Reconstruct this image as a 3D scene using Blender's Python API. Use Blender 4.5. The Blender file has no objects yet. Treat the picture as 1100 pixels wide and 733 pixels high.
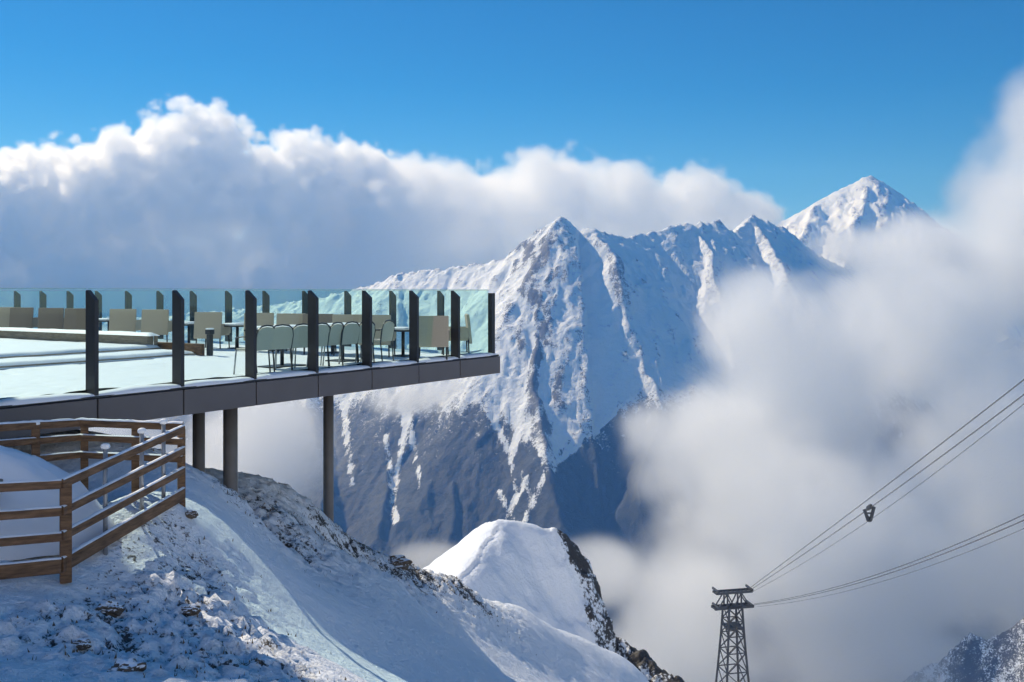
import bpy, bmesh, math, random
import numpy as np
from mathutils import Vector, Matrix
random.seed(7)
sc = bpy.context.scene
COL = sc.collection
PI = math.pi
# photograph geometry: 1100x733, focal 1033 px, horizon at row 313; camera at the origin looking along +Y
F, CX, HY = 1033.0, 550.0, 313.0
def at(px, py, Y):
    return Vector(((px-CX)/F*Y, Y, (HY-py)/F*Y))

# ------------------------------------------------------------------ helpers
class MB:
    """collects shapes into one mesh"""
    def __init__(s): s.bm = bmesh.new()
    def box(s, c, d, rz=0.0, rx=0.0, ry=0.0, bev=0.0):
        r = bmesh.ops.create_cube(s.bm, size=1.0)
        vs = r['verts']
        bmesh.ops.scale(s.bm, vec=d, verts=vs)
        if bev > 0:
            es = list({e for v in vs for e in v.link_edges})
            g = bmesh.ops.bevel(s.bm, geom=es, offset=bev, segments=2, affect='EDGES', profile=0.5)
            vs = list({v for f in g['faces'] for v in f.verts} | {v for v in vs if v.is_valid})
        M = Matrix.Translation(c) @ Matrix.Rotation(rz, 4, 'Z') @ Matrix.Rotation(ry, 4, 'Y') @ Matrix.Rotation(rx, 4, 'X')
        bmesh.ops.transform(s.bm, matrix=M, verts=vs)
        return vs
    def beam(s, p, q, w, h, up=Vector((0,0,1)), bev=0.0):
        p, q = Vector(p), Vector(q)
        d = q-p; L = d.length
        if L < 1e-6: return
        x = d/L
        y = up.cross(x)
        if y.length < 1e-4: y = Vector((0,1,0)).cross(x)
        y.normalize(); z = x.cross(y)
        vs = s.box((0,0,0), (L, w, h), bev=bev)
        M = Matrix(((x.x,y.x,z.x,(p.x+q.x)/2),(x.y,y.y,z.y,(p.y+q.y)/2),(x.z,y.z,z.z,(p.z+q.z)/2),(0,0,0,1)))
        bmesh.ops.transform(s.bm, matrix=M, verts=vs)
    def tube(s, pts, r, n=8, cap=True, r2=None):
        pts = [Vector(p) for p in pts]
        rings = []
        for i, p in enumerate(pts):
            a = pts[max(i-1,0)]; b = pts[min(i+1,len(pts)-1)]
            d = (b-a).normalized()
            u = Vector((0,0,1)) if abs(d.z) < .95 else Vector((1,0,0))
            e1 = d.cross(u).normalized(); e2 = d.cross(e1)
            rr = r if r2 is None else r+(r2-r)*i/(len(pts)-1)
            rings.append([s.bm.verts.new(p+(e1*math.cos(t)+e2*math.sin(t))*rr) for t in [2*PI*k/n for k in range(n)]])
        for A, B in zip(rings, rings[1:]):
            for k in range(n):
                f = s.bm.faces.new((A[k], A[(k+1)%n], B[(k+1)%n], B[k])); f.smooth = True
        if cap:
            s.bm.faces.new(rings[0]); s.bm.faces.new(rings[-1][::-1])
    def prism(s, poly, thick, M):
        """polygon in local XZ extruded along local Y, centred, placed by matrix M"""
        a = [s.bm.verts.new(M @ Vector((x, -thick/2, z))) for x, z in poly]
        b = [s.bm.verts.new(M @ Vector((x, thick/2, z))) for x, z in poly]
        s.bm.faces.new(a); s.bm.faces.new(b[::-1])
        n = len(poly)
        for i in range(n):
            s.bm.faces.new((a[i], b[i], b[(i+1)%n], a[(i+1)%n]))
    def build(s, name, mat, parent=None, smooth=False):
        bmesh.ops.recalc_face_normals(s.bm, faces=s.bm.faces)
        me = bpy.data.meshes.new(name)
        s.bm.to_mesh(me); s.bm.free()
        if smooth:
            for p in me.polygons: p.use_smooth = True
        me.materials.append(mat)
        o = bpy.data.objects.new(name, me); COL.objects.link(o)
        o.parent = parent
        return o

def tag(o, label=None, cat=None, group=None, kind=None):
    if label: o['label'] = label
    if cat: o['category'] = cat
    if group: o['group'] = group
    if kind: o['kind'] = kind
    return o
def empty(name, loc=(0,0,0), rz=0.0):
    o = bpy.data.objects.new(name, None); COL.objects.link(o)
    o.empty_display_size = .1
    o.location = loc; o.rotation_euler = (0,0,rz)
    return o
def kids(o): return [c for c in bpy.data.objects if c.parent == o]
def copy_tree(o, parent=None):
    c = o.copy(); COL.objects.link(c)
    if parent is not None: c.parent = parent
    for k in kids(o): copy_tree(k, c)
    return c
def grid_obj(name, X, Y, Z, mat, attrs=None, smooth=True):
    """one sheet from 2-D arrays"""
    h, w = X.shape
    co = np.stack([X, Y, Z], -1).reshape(-1, 3).astype(np.float32)
    i = np.arange(h*w).reshape(h, w)
    q = np.stack([i[:-1,:-1], i[:-1,1:], i[1:,1:], i[1:,:-1]], -1).reshape(-1, 4)
    me = bpy.data.meshes.new(name)
    me.vertices.add(len(co)); me.vertices.foreach_set('co', co.ravel())
    me.loops.add(q.size); me.loops.foreach_set('vertex_index', q.ravel().astype(np.int32))
    me.polygons.add(len(q)); me.polygons.foreach_set('loop_start', (np.arange(len(q))*4).astype(np.int32))
    me.update(calc_edges=True)
    if smooth: me.polygons.foreach_set('use_smooth', np.ones(len(q), bool))
    for k, v in (attrs or {}).items():
        a = me.attributes.new(k, 'FLOAT', 'POINT'); a.data.foreach_set('value', v.ravel().astype(np.float32))
    me.materials.append(mat)
    o = bpy.data.objects.new(name, me); COL.objects.link(o)
    return o

# ------------------------------------------------------------------ numpy noise
_rng = np.random.RandomState(11)
_perm = _rng.permutation(512); _ga = _rng.rand(512)*2*PI
def perlin(x, y):
    xi = np.floor(x).astype(int); yi = np.floor(y).astype(int)
    xf = x-xi; yf = y-yi
    u = xf**3*(xf*(xf*6-15)+10); v = yf**3*(yf*(yf*6-15)+10)
    def g(ix, iy, dx, dy):
        a = _ga[_perm[(ix+_perm[iy & 511]) & 511]]
        return np.cos(a)*dx+np.sin(a)*dy
    n0 = g(xi,yi,xf,yf)*(1-u)+g(xi+1,yi,xf-1,yf)*u
    n1 = g(xi,yi+1,xf,yf-1)*(1-u)+g(xi+1,yi+1,xf-1,yf-1)*u
    return (n0*(1-v)+n1*v)*1.5
def fbm(x, y, o=5, gain=.5, ridged=False):
    s = 0; a = 1; t = 0
    for k in range(o):
        n = perlin(x*2**k+k*17.3, y*2**k-k*9.1)
        s = s+a*((1-2*np.abs(n)) if ridged else n); t += a; a *= gain
    return s/t
def sstep(a, b, x):
    t = np.clip((x-a)/(b-a), 0, 1); return t*t*(3-2*t)
def polydist(X, Y, pts):
    """distance to a 2-D polyline, signed side, and value (3rd column on) interpolated at the nearest point"""
    best = np.full(X.shape, 1e18); side = np.zeros(X.shape); val = np.zeros(X.shape)
    for (x0,y0,z0), (x1,y1,z1) in zip(pts, pts[1:]):
        dx, dy = x1-x0, y1-y0; L2 = dx*dx+dy*dy+1e-9
        t = np.clip(((X-x0)*dx+(Y-y0)*dy)/L2, 0, 1)
        d = np.hypot(X-x0-t*dx, Y-y0-t*dy)
        m = d < best
        best = np.where(m, d, best); val = np.where(m, z0+t*(z1-z0), val)
        side = np.where(m, np.sign(dx*(Y-y0)-dy*(X-x0)), side)
    return best, side, val
def rbf(ctrl, X, Y, reg=0.0):
    P = np.array([(c[0],c[1]) for c in ctrl], float); z = np.array([c[2] for c in ctrl], float)
    def k(r2): return np.where(r2 > 0, .5*r2*np.log(r2+1e-12), 0)
    n = len(P); D = ((P[:,None]-P[None])**2).sum(-1)
    A = np.zeros((n+3,n+3)); A[:n,:n] = k(D)+reg*np.eye(n); A[:n,n] = 1; A[:n,n+1:] = P; A[n:,:n] = A[:n,n:].T
    w = np.linalg.solve(A, np.concatenate([z, np.zeros(3)]))
    out = w[n]+w[n+1]*X+w[n+2]*Y
    for i in range(n): out = out+w[i]*k((X-P[i,0])**2+(Y-P[i,1])**2)
    return out

# ------------------------------------------------------------------ materials
def newmat(name):
    m = bpy.data.materials.new(name); m.use_nodes = True
    nt = m.node_tree; b = nt.nodes['Principled BSDF']
    return m, nt, b
def N(nt, t, **kw):
    n = nt.nodes.new(t)
    for k, v in kw.items():
        if k in n.inputs.keys() if hasattr(n.inputs,'keys') else False: n.inputs[k].default_value = v
        else: setattr(n, k, v)
    return n
def simple(name, col, rough=.5, metal=0.0, var=.15, scale=6.0, bump=.0, bscale=40.0, spec=.5):
    m, nt, b = newmat(name)
    b.inputs['Roughness'].default_value = rough; b.inputs['Metallic'].default_value = metal
    b.inputs['Specular IOR Level'].default_value = spec
    tc = nt.nodes.new('ShaderNodeTexCoord')
    n = nt.nodes.new('ShaderNodeTexNoise'); n.inputs['Scale'].default_value = scale; n.inputs['Detail'].default_value = 5
    nt.links.new(tc.outputs['Object'], n.inputs['Vector'])
    r = nt.nodes.new('ShaderNodeMix'); r.data_type = 'RGBA'
    r.inputs['A'].default_value = (*[c*(1-var) for c in col], 1); r.inputs['B'].default_value = (*[min(1,c*(1+var)) for c in col], 1)
    nt.links.new(n.outputs['Fac'], r.inputs['Factor']); nt.links.new(r.outputs['Result'], b.inputs['Base Color'])
    if bump:
        n2 = nt.nodes.new('ShaderNodeTexNoise'); n2.inputs['Scale'].default_value = bscale; n2.inputs['Detail'].default_value = 4
        nt.links.new(tc.outputs['Object'], n2.inputs['Vector'])
        bp = nt.nodes.new('ShaderNodeBump'); bp.inputs['Strength'].default_value = bump; bp.inputs['Distance'].default_value = .01
        nt.links.new(n2.outputs['Fac'], bp.inputs['Height']); nt.links.new(bp.outputs['Normal'], b.inputs['Normal'])
    return m

def wood_mat(name, c1, c2):
    m, nt, b = newmat(name); L = nt.links.new
    tc = nt.nodes.new('ShaderNodeTexCoord'); mp = nt.nodes.new('ShaderNodeMapping'); mp.inputs['Scale'].default_value = (3,3,22)
    L(tc.outputs['Object'], mp.inputs['Vector'])
    n = nt.nodes.new('ShaderNodeTexNoise'); n.inputs['Scale'].default_value = 1.5; n.inputs['Detail'].default_value = 7; n.inputs['Roughness'].default_value = .65
    L(mp.outputs[0], n.inputs['Vector'])
    cr = nt.nodes.new('ShaderNodeValToRGB'); cr.color_ramp.elements[0].position = .35; cr.color_ramp.elements[1].position = .68
    cr.color_ramp.elements[0].color = (*c1,1); cr.color_ramp.elements[1].color = (*c2,1)
    L(n.outputs['Fac'], cr.inputs[0]); L(cr.outputs[0], b.inputs['Base Color'])
    b.inputs['Roughness'].default_value = .75
    bp = nt.nodes.new('ShaderNodeBump'); bp.inputs['Strength'].default_value = .4; bp.inputs['Distance'].default_value = .008
    L(n.outputs['Fac'], bp.inputs['Height']); L(bp.outputs[0], b.inputs['Normal'])
    return m

SNOW = (.90,.915,.94)
def snow_terrain(name, unit, rock=(.06,.052,.046), rock2=(.16,.14,.125), forest=None, thr=.5, sharp=.08, fine=14.0, bump=.5, bdist=.06, snow=SNOW, rough=.62, frost=.0):
    """snow sheet; 'rock' point attribute 0..1 against noise shows the bare ground (on the near slope also painted crease shade), 'forest' shows woods. unit = metres per noise unit"""
    m, nt, b = newmat(name); L = nt.links.new
    geo = nt.nodes.new('ShaderNodeNewGeometry')
    sc_ = nt.nodes.new('ShaderNodeVectorMath'); sc_.operation = 'SCALE'; sc_.inputs['Scale'].default_value = 1.0/unit
    L(geo.outputs['Position'], sc_.inputs[0])
    n = nt.nodes.new('ShaderNodeTexNoise'); n.inputs['Scale'].default_value = fine; n.inputs['Detail'].default_value = 6; n.inputs['Roughness'].default_value = .62
    L(sc_.outputs[0], n.inputs['Vector'])
    n2 = nt.nodes.new('ShaderNodeTexNoise'); n2.inputs['Scale'].default_value = fine*4.3; n2.inputs['Detail'].default_value = 5; n2.inputs['Roughness'].default_value = .6
    L(sc_.outputs[0], n2.inputs['Vector'])
    def mask(attr):
        at_ = nt.nodes.new('ShaderNodeAttribute'); at_.attribute_name = attr
        ad = nt.nodes.new('ShaderNodeMath'); ad.operation = 'MULTIPLY_ADD'; ad.inputs[1].default_value = 1.0
        av = nt.nodes.new('ShaderNodeMix'); av.data_type = 'FLOAT'; av.inputs['Factor'].default_value = .55
        L(n.outputs['Fac'], av.inputs['A']); L(n2.outputs['Fac'], av.inputs['B'])
        L(at_.outputs['Fac'], ad.inputs[0]); L(av.outputs['Result'], ad.inputs[2])
        mr = nt.nodes.new('ShaderNodeMapRange'); mr.interpolation_type = 'SMOOTHSTEP'
        mr.inputs['From Min'].default_value = 1-thr*0+.0-sharp; mr.inputs['From Max'].default_value = 1+sharp
        L(ad.outputs[0], mr.inputs['Value'])
        return mr.outputs['Result']
    rc = nt.nodes.new('ShaderNodeMix'); rc.data_type = 'RGBA'; rc.inputs['A'].default_value = (*rock,1); rc.inputs['B'].default_value = (*rock2,1)
    L(n2.outputs['Fac'], rc.inputs['Factor'])
    mx = nt.nodes.new('ShaderNodeMix'); mx.data_type = 'RGBA'; mx.inputs['A'].default_value = (*snow,1)
    L(mask('rock'), mx.inputs['Factor']); L(rc.outputs['Result'], mx.inputs['B'])
    out = mx.outputs['Result']
    if forest:
        fx = nt.nodes.new('ShaderNodeMix'); fx.data_type = 'RGBA'
        L(out, fx.inputs['A']); fx.inputs['B'].default_value = (*forest,1); L(mask('forest'), fx.inputs['Factor'])
        out = fx.outputs['Result']
    L(out, b.inputs['Base Color'])
    b.inputs['Roughness'].default_value = rough; b.inputs['Specular IOR Level'].default_value = .25
    bp = nt.nodes.new('ShaderNodeBump'); bp.inputs['Strength'].default_value = bump; bp.inputs['Distance'].default_value = bdist
    L(n2.outputs['Fac'], bp.inputs['Height'])
    bp2 = nt.nodes.new('ShaderNodeBump'); bp2.inputs['Strength'].default_value = bump; bp2.inputs['Distance'].default_value = bdist*2.2
    L(n.outputs['Fac'], bp2.inputs['Height']); L(bp.outputs[0], bp2.inputs['Normal']); L(bp2.outputs[0], b.inputs['Normal'])
    return m

M = {}
M['snow'] = simple('snow', SNOW, .6, var=.02, bump=.25, bscale=9, spec=.25)
M['charcoal'] = simple('charcoal_paint', (.026,.026,.031), .42, var=.12, bump=.03)
M['fascia'] = simple('grey_cladding', (.125,.112,.115), .42, var=.14, scale=2.5, bump=.04)
M['steel'] = simple('galvanised_steel', (.34,.35,.37), .45, .6, var=.2, scale=30)
M['concrete'] = simple('pillar_paint', (.17,.155,.145), .55, var=.25, scale=4, bump=.1)
M['rattan'] = simple('tan_weave', (.46,.39,.29), .7, var=.18, scale=60, bump=.5, bscale=150)
M['rattan_dark'] = simple('brown_weave', (.25,.20,.155), .7, var=.2, scale=60, bump=.5, bscale=150)
M['weave_grey'] = simple('grey_weave', (.52,.47,.40), .65, var=.2, scale=60, bump=.5, bscale=150)
M['dark'] = simple('dark_metal', (.022,.024,.028), .4, var=.2)
M['tower'] = simple('tower_steel', (.030,.034,.042), .55, var=.25, scale=1)
M['cable'] = simple('steel_rope', (.075,.075,.08), .5, var=.1)
M['wood'] = wood_mat('weathered_wood', (.075,.040,.020), (.25,.14,.072))
M['wood_pale'] = wood_mat('grey_wood', (.17,.14,.105), (.32,.27,.21))
M['plaster'] = simple('render_wall', (.55,.53,.5), .8, var=.06, bump=.2)
M['slate'] = simple('roof_sheet', (.06,.06,.065), .5, var=.2)
M['grass'] = simple('dry_grass', (.16,.11,.06), .8, var=.45, scale=3)
def glass_mat(name, tint, refl=1.0):
    m, nt, b = newmat(name); nt.nodes.remove(b); L = nt.links.new
    out = nt.nodes['Material Output']
    tr = nt.nodes.new('ShaderNodeBsdfTransparent'); tr.inputs[0].default_value = (*tint,1)
    gl = nt.nodes.new('ShaderNodeBsdfGlossy'); gl.inputs['Roughness'].default_value = .02; gl.inputs[0].default_value = (.92,1,.98,1)
    fr = nt.nodes.new('ShaderNodeFresnel'); fr.inputs[0].default_value = 1.45
    mu = nt.nodes.new('ShaderNodeMath'); mu.operation = 'MULTIPLY'; mu.inputs[1].default_value = refl
    L(fr.outputs[0], mu.inputs[0])
    geo = nt.nodes.new('ShaderNodeNewGeometry')
    fb = nt.nodes.new('ShaderNodeMath'); fb.operation = 'SUBTRACT'; fb.inputs[0].default_value = 1; L(geo.outputs['Backfacing'], fb.inputs[1])
    mf = nt.nodes.new('ShaderNodeMath'); mf.operation = 'MULTIPLY'; L(mu.outputs[0], mf.inputs[0]); L(fb.outputs[0], mf.inputs[1]); mu = mf
    mx = nt.nodes.new('ShaderNodeMixShader'); L(mu.outputs[0], mx.inputs[0]); L(tr.outputs[0], mx.inputs[1]); L(gl.outputs[0], mx.inputs[2])
    L(mx.outputs[0], out.inputs['Surface'])
    return m
M['glass'] = glass_mat('clear_green_glass', (.885,.979,.968), 1.0)
M['glass_edge'] = simple('polished_glass_edge', (.30,.52,.47), .3, var=.05)
M['window'] = simple('window_glass', (.02,.025,.03), .05, var=.05)

# ------------------------------------------------------------------ sun, sky, camera
SAZ = (-.72, .694); SEL = math.radians(40)
sdir = Vector((SAZ[0]*math.cos(SEL), SAZ[1]*math.cos(SEL), math.sin(SEL)))
w = bpy.data.worlds.new('World'); sc.world = w; w.use_nodes = True
nt = w.node_tree; bg = nt.nodes['Background']
sky = nt.nodes.new('ShaderNodeTexSky'); sky.sky_type = 'NISHITA'; sky.sun_disc = False
sky.sun_elevation = SEL; sky.sun_rotation = math.atan2(SAZ[0], SAZ[1])
sky.altitude = 3000; sky.air_density = 1.0; sky.dust_density = .3; sky.ozone_density = 6.0
hs = nt.nodes.new('ShaderNodeHueSaturation'); hs.inputs['Saturation'].default_value = 1.34; hs.inputs['Hue'].default_value = .497
nt.links.new(sky.outputs[0], hs.inputs['Color']); nt.links.new(hs.outputs[0], bg.inputs[0]); bg.inputs[1].default_value = .078
sl = bpy.data.lights.new('sun', 'SUN'); sl.energy = 3.75; sl.angle = math.radians(.53); sl.color = (1,.95,.87)
so = bpy.data.objects.new('sun', sl); COL.objects.link(so); so.rotation_euler = sdir.to_track_quat('Z','Y').to_euler()
cam = bpy.data.cameras.new('camera'); co = bpy.data.objects.new('camera', cam); COL.objects.link(co)
cam.sensor_width = 36; cam.lens = 36*F/1100; cam.shift_y = -(366.5-HY)/1100
cam.clip_start = .1; cam.clip_end = 80000
co.location = (0,0,0); co.rotation_euler = (PI/2,0,0); sc.camera = co
sc.view_settings.view_transform = 'Standard'; sc.view_settings.look = 'None'; sc.view_settings.gamma = 1
sc.view_settings.exposure = 0.29
cy = sc.cycles
cy.max_bounces = 28; cy.diffuse_bounces = 3; cy.glossy_bounces = 3; cy.transparent_max_bounces = 24; cy.volume_bounces = 28
cy.caustics_reflective = False; cy.caustics_refractive = False
cy.use_denoising = True; cy.use_adaptive_sampling = True; cy.adaptive_threshold = .02
cy.volume_step_rate = 1.5; cy.volume_max_steps = 512
cy.sample_clamp_indirect = 6

# ------------------------------------------------------------------ platform
S = 1.36                                    # one balustrade bay
C = at(528, HY, 20.6); C.z = 0
A = Vector((-.5296,-.8482,0)); B = Vector((-.8482,.5296,0))      # along the near edge, along the far edge
RZ = math.atan2(B.y, B.x)                   # local x = B (away from near edge), local y = A (away from far edge)
def W(b, a, z=0.0): return C+B*b+A*a+Vector((0,0,z))
def b_on(px, a):
    k = (px-CX)/F; P = C+A*a
    return (k*P.y-P.x)/(B.x-k*B.y)
ZF, ZB = -1.385, -1.765                      # floor structure top, fascia bottom
plat = tag(empty('viewing_platform', C, RZ), 'cantilevered terrace with dark fascia and green glass windbreaks standing on round pillars', 'platform')
NN, NF = 10, 15                              # bays on the near and far edges
LA, LB = 22.0, 19.5
mb = MB(); mb.box((LB/2+.02, LA/2+.02, (ZF+ZB)/2+.02), (LB-.04, LA-.04, ZF-ZB-.06)); mb.build('deck_slab', M['charcoal'], plat)
ED = .14
def fascia(kind, i):
    mb = MB(); lo, hi = i*S+.012-(ED if i==0 else 0), (i+1)*S-.012
    if kind == 'near': mb.box((-ED+.03, (lo+hi)/2, (ZF+ZB)/2), (.06, hi-lo, ZF-ZB-.02), bev=.006)
    else: mb.box(((max(lo,-ED+.065)+hi)/2, -ED+.03, (ZF+ZB)/2), (hi-max(lo,-ED+.065), .06, ZF-ZB-.02), bev=.006)
    return mb.build('fascia_panel', M['fascia'], plat)
for i in range(NN): fascia('near', i)
for i in range(NF-1): fascia('far', i)
mb = MB(); mb.box((LB/2, -ED+.09, (ZF+ZB)/2-.02), (LB, .05, ZF-ZB-.1)); mb.box((-ED+.09, LA/2, (ZF+ZB)/2-.02), (.05, LA, ZF-ZB-.1)); mb.build('edge_beam', M['dark'], plat)
mb = MB(); mb.box((-.02, NN*S/2, ZF+.012), (.22, NN*S+.2, .03), bev=.008); mb.box((NF*S/2-1.2, -.02, ZF+.015), (NF*S-2.4, .20, .03)); mb.build('edge_ledge', M['charcoal'], plat)
fin = [(-.115,-1.40),(.075,-1.40),(.075,.005),(.05,.015),(-.115,-.115)]
def post(kind, i):
    mb = MB()
    if kind == 'near': mb.prism(fin, .06, Matrix.Translation((0, i*S, 0)))
    elif kind == 'far': mb.prism(fin, .06, Matrix.Translation((i*S, 0, 0)) @ Matrix.Rotation(PI/2, 4, 'Z'))
    else: mb.box((0,0,-.72), (.11,.11,1.36)); 
    return mb.build('post', M['charcoal'], plat)
post('corner', 0)
for i in range(1, NN+1): post('near', i)
for i in range(1, NF): post('far', i)
def pane(kind, i):
    mb = MB()
    if kind == 'near': mb.box((.088, (i+.5)*S, (.03+ZF+.03)/2), (.012, S-.03, .03-ZF-.03-.0), bev=.002)
    else: mb.box(((i+.5)*S, .088, (.01+ZF+.03)/2), (S-.03, .012, .01-ZF-.03), bev=.002)
    o = mb.build('glass_panel', M['glass'], plat)
    e = MB()
    if kind == 'near': e.box((.088, (i+.5)*S, .033), (.016, S-.03, .008))
    else: e.box(((i+.5)*S, .088, .013), (S-.03, .016, .008))
    e.build('edge_strip', M['glass_edge'], o)
    return o
for i in range(NN): pane('near', i)
for i in range(NF-1): pane('far', i)
def pillar(px, py, Y, d, zb):
    p = at(px, py, Y); q = plat.matrix_basis.inverted() @ Vector((p.x, p.y, 0))
    mb = MB(); mb.tube([(q.x,q.y,ZB+.05),(q.x,q.y,ZB-.12)], d/2*1.15, 24); mb.tube([(q.x,q.y,ZB-.1),(q.x,q.y,zb)], d/2, 24)
    mb.build('pillar', M['concrete'], plat)
bpy.context.view_layer.update()
pillar(213.5, 500, 16.8, .21, -4.6); pillar(247.5, 530, 16.0, .235, -4.4); pillar(352.8, 560, 20.2, .215, -6.2)

# snow lying on the deck (floor sheet, raised terrace and the ridge against the glass)
def deck_sheet(name, b0, b1, a0, a1, z, step, fn):
    nb = max(2, int((b1-b0)/step)); na = max(2, int((a1-a0)/step))
    bb, aa = np.meshgrid(np.linspace(b0,b1,nb), np.linspace(a0,a1,na))
    zz = z+fn(bb, aa)
    return C.x+B.x*bb+A.x*aa, C.y+B.y*bb+A.y*aa, zz
def floor_h(b, a):
    n = .018*fbm(b*.7, a*.7, 4)
    lip = .055*sstep(.55,.12,b)*(1+.8*fbm(a*.9, b*0+3, 3))          # banked against the near glass
    lip2 = .05*sstep(.5,.12,a)
    foot = -.016*np.clip(fbm(b*2.6+5, a*2.6, 3)-.15, 0, 1)*3        # trodden dents
    return n+lip+lip2+foot
X_,Y_,Z_ = deck_sheet('x', .10, 18.5, .10, 21.5, ZF+.035, .06, floor_h)
snowfloor = grid_obj('snow_floor', X_, Y_, Z_, M['snow']); tag(snowfloor, kind='structure')
def lip_obj():
    na = 520; aa = np.linspace(-.02, NN*S, na); nb = 12; tt = np.linspace(0,1,nb)
    AA, TT = np.meshgrid(aa, tt, indexing='ij')
    ph = (AA/S)%1.0
    sag = .35+.65*np.abs(np.sin(PI*ph))**.6
    hh = (.045+.03*fbm(AA*.9+2, AA*0, 3))*sag+.012
    ww = .10+.03*fbm(AA*1.1, AA*0+7, 3)
    b = -.135+.02*(1-sag)+(TT)*(.072+.135-.02*(1-sag))
    z = ZF+.028+hh*np.sqrt(np.clip(1-(1-np.clip(TT*1.9,0,1))**2,0,1))
    z = np.where(TT == 0, ZF+.018, z)
    return grid_obj('snow_ledge', C.x+B.x*b+A.x*AA, C.y+B.y*b+A.y*AA, z, M['snow'])
tag(lip_obj(), kind='structure')
# raised terrace at the back left with two steps
RA, RB = 3.62, 6.15                          # its edges (a, b)
steps = tag(empty('terrace_steps', W(RB, RA, ZF), RZ), 'two long snow-covered steps up to the raised back of the terrace', 'steps')
def step_part(b0, a0, z, name):
    mb = MB(); mb.box(((b0+18-RB)/2, (a0+17.5-RA+RA*0)/2, (z)/2), (18-RB-b0, 17.5-RA-a0, z-.004), bev=.01)
    mb.build(name, M['wood_pale'], steps)
def snow_cap(b0, b1, a0, a1, z, seed, name, parent, drop=.05):
    nb = max(6, int((b1-b0)/.08)); na = max(6, int((a1-a0)/.08))
    bb, aa = np.meshgrid(np.linspace(b0,b1,nb), np.linspace(a0,a1,na))
    e = np.minimum(np.minimum(bb-b0, b1-bb), np.minimum(aa-a0, a1-aa))
    zz = z+.06*sstep(0,.14,e)+.02*fbm(bb*1.3+seed, aa*1.3, 3)*sstep(0,.1,e)-drop*sstep(.03,0,e)
    o = grid_obj(name, bb, aa, zz, M['snow']); o.parent = parent
    return o
step_part(-1.1, 0.0, .085, 'step'); step_part(-.0, .0, .17, 'step')
mbx = None
snow_cap(-1.12, -.02, -.02, 13.8, .085, 3, 'snow_layer', steps)
snow_cap(-.02, 11.8, -.02, 13.8, .17, 9, 'snow_layer', steps)
mb = MB(); mb.box((-.5, -.06, .13), (1.5, .09, .30), bev=.01); mb.build('side_cheek', M['wood'], steps)
# low parapet along the raised terrace
par = tag(empty('low_parapet', W(RB+.12, RA+.12, ZF+.17), RZ), 'low tan timber parapet with a white snow cap behind the steps', 'parapet')
mb = MB()
mb.box((4.8, 0, .13), (9.4, .16, .26), bev=.006)
mb.build('board', M['wood_pale'], par)
for k in range(8):
    mb = MB(); mb.box((.05+k*1.3, -.1, .12), (.08, .05, .26), bev=.004); mb.build('upright', M['wood_pale'], par)
snow_cap(-.05, 9.7, -.14, .14, .27, 21, 'snow_cap', par, .02)
lamp = tag(empty('bollard_lamp', W(RB-1.35, RA-.15, ZF), RZ), 'short dark bollard at the end of the snowy steps', 'bollard')
mb = MB(); mb.box((0,0,.24), (.1,.1,.48), bev=.008); mb.build('post', M['dark'], lamp)
mb = MB(); mb.box((0,0,.53), (.14,.14,.10), bev=.01); mb.build('head', M['dark'], lamp)
mb = MB(); mb.box((0,0,.595), (.13,.13,.03), bev=.012); mb.build('snow_cap', M['snow'], lamp)

# ------------------------------------------------------------------ furniture
def make_lounge(mat, snowy):
    r = empty('armchair')
    mb = MB(); mb.box((0,-.27,.56), (.66,.06,.62), rx=math.radians(-6), bev=.018); mb.build('backrest', mat, r)
    mb = MB(); mb.box((0,.02,.36), (.60,.56,.09), bev=.02); mb.build('seat', mat, r)
    for s in (-1,1):
        mb = MB(); mb.box((s*.305,.02,.575), (.07,.58,.035), bev=.008); mb.box((s*.305,.02,.46), (.035,.54,.20), bev=.006); mb.build('armrest', mat, r)
        for y in (-.25,.26):
            mb = MB(); mb.tube([(s*.28,y,.34),(s*.295,y*1.05,0)], .016, 8); mb.build('leg', M['dark'], r)
    if snowy:
        mb = MB(); mb.box((0,.03,.43), (.52,.48,.06), bev=.028); o = mb.build('snow_layer', M['snow'], r, True)
    return r
def make_cafe():
    r = empty('cafe_chair'); m = M['weave_grey']
    # rounded back shell
    poly = [(-.21,.40),(.21,.40),(.225,.62),(.20,.72),(.13,.765),(0,.78),(-.13,.765),(-.20,.72),(-.225,.62)]
    mb = MB(); mb.prism(poly, .022, Matrix.Translation((0,-.2,0)) @ Matrix.Translation((0,0,.4)) @ Matrix.Rotation(math.radians(10),4,'X') @ Matrix.Translation((0,0,-.4))); mb.build('backrest', m, r)
    mb = MB(); mb.box((0,0,.41), (.43,.42,.035), bev=.012); mb.build('seat', m, r)
    mb = MB(); pts = []
    for x, z in [(-.22,.0),(-.225,.4),(-.238,.62),(-.21,.735),(-.135,.785),(0,.80),(.135,.785),(.21,.735),(.238,.62),(.225,.4),(.22,0)]:
        pts.append((x, -.2-(z-.4)*.17 if z > .39 else -.24+z*.1, z))
    mb.tube(pts, .013, 8); mb.build('back_frame', M['dark'], r)
    for s in (-1,1):
        mb = MB(); mb.tube([(s*.21,.19,.41),(s*.22,.23,0)], .013, 8); mb.build('leg', M['steel'], r)
        mb = MB(); mb.tube([(s*.235,-.2,.62),(s*.25,.02,.62),(s*.245,.17,.60),(s*.215,.2,.41)], .012, 8); mb.build('armrest', M['dark'], r)
    return r
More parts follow.
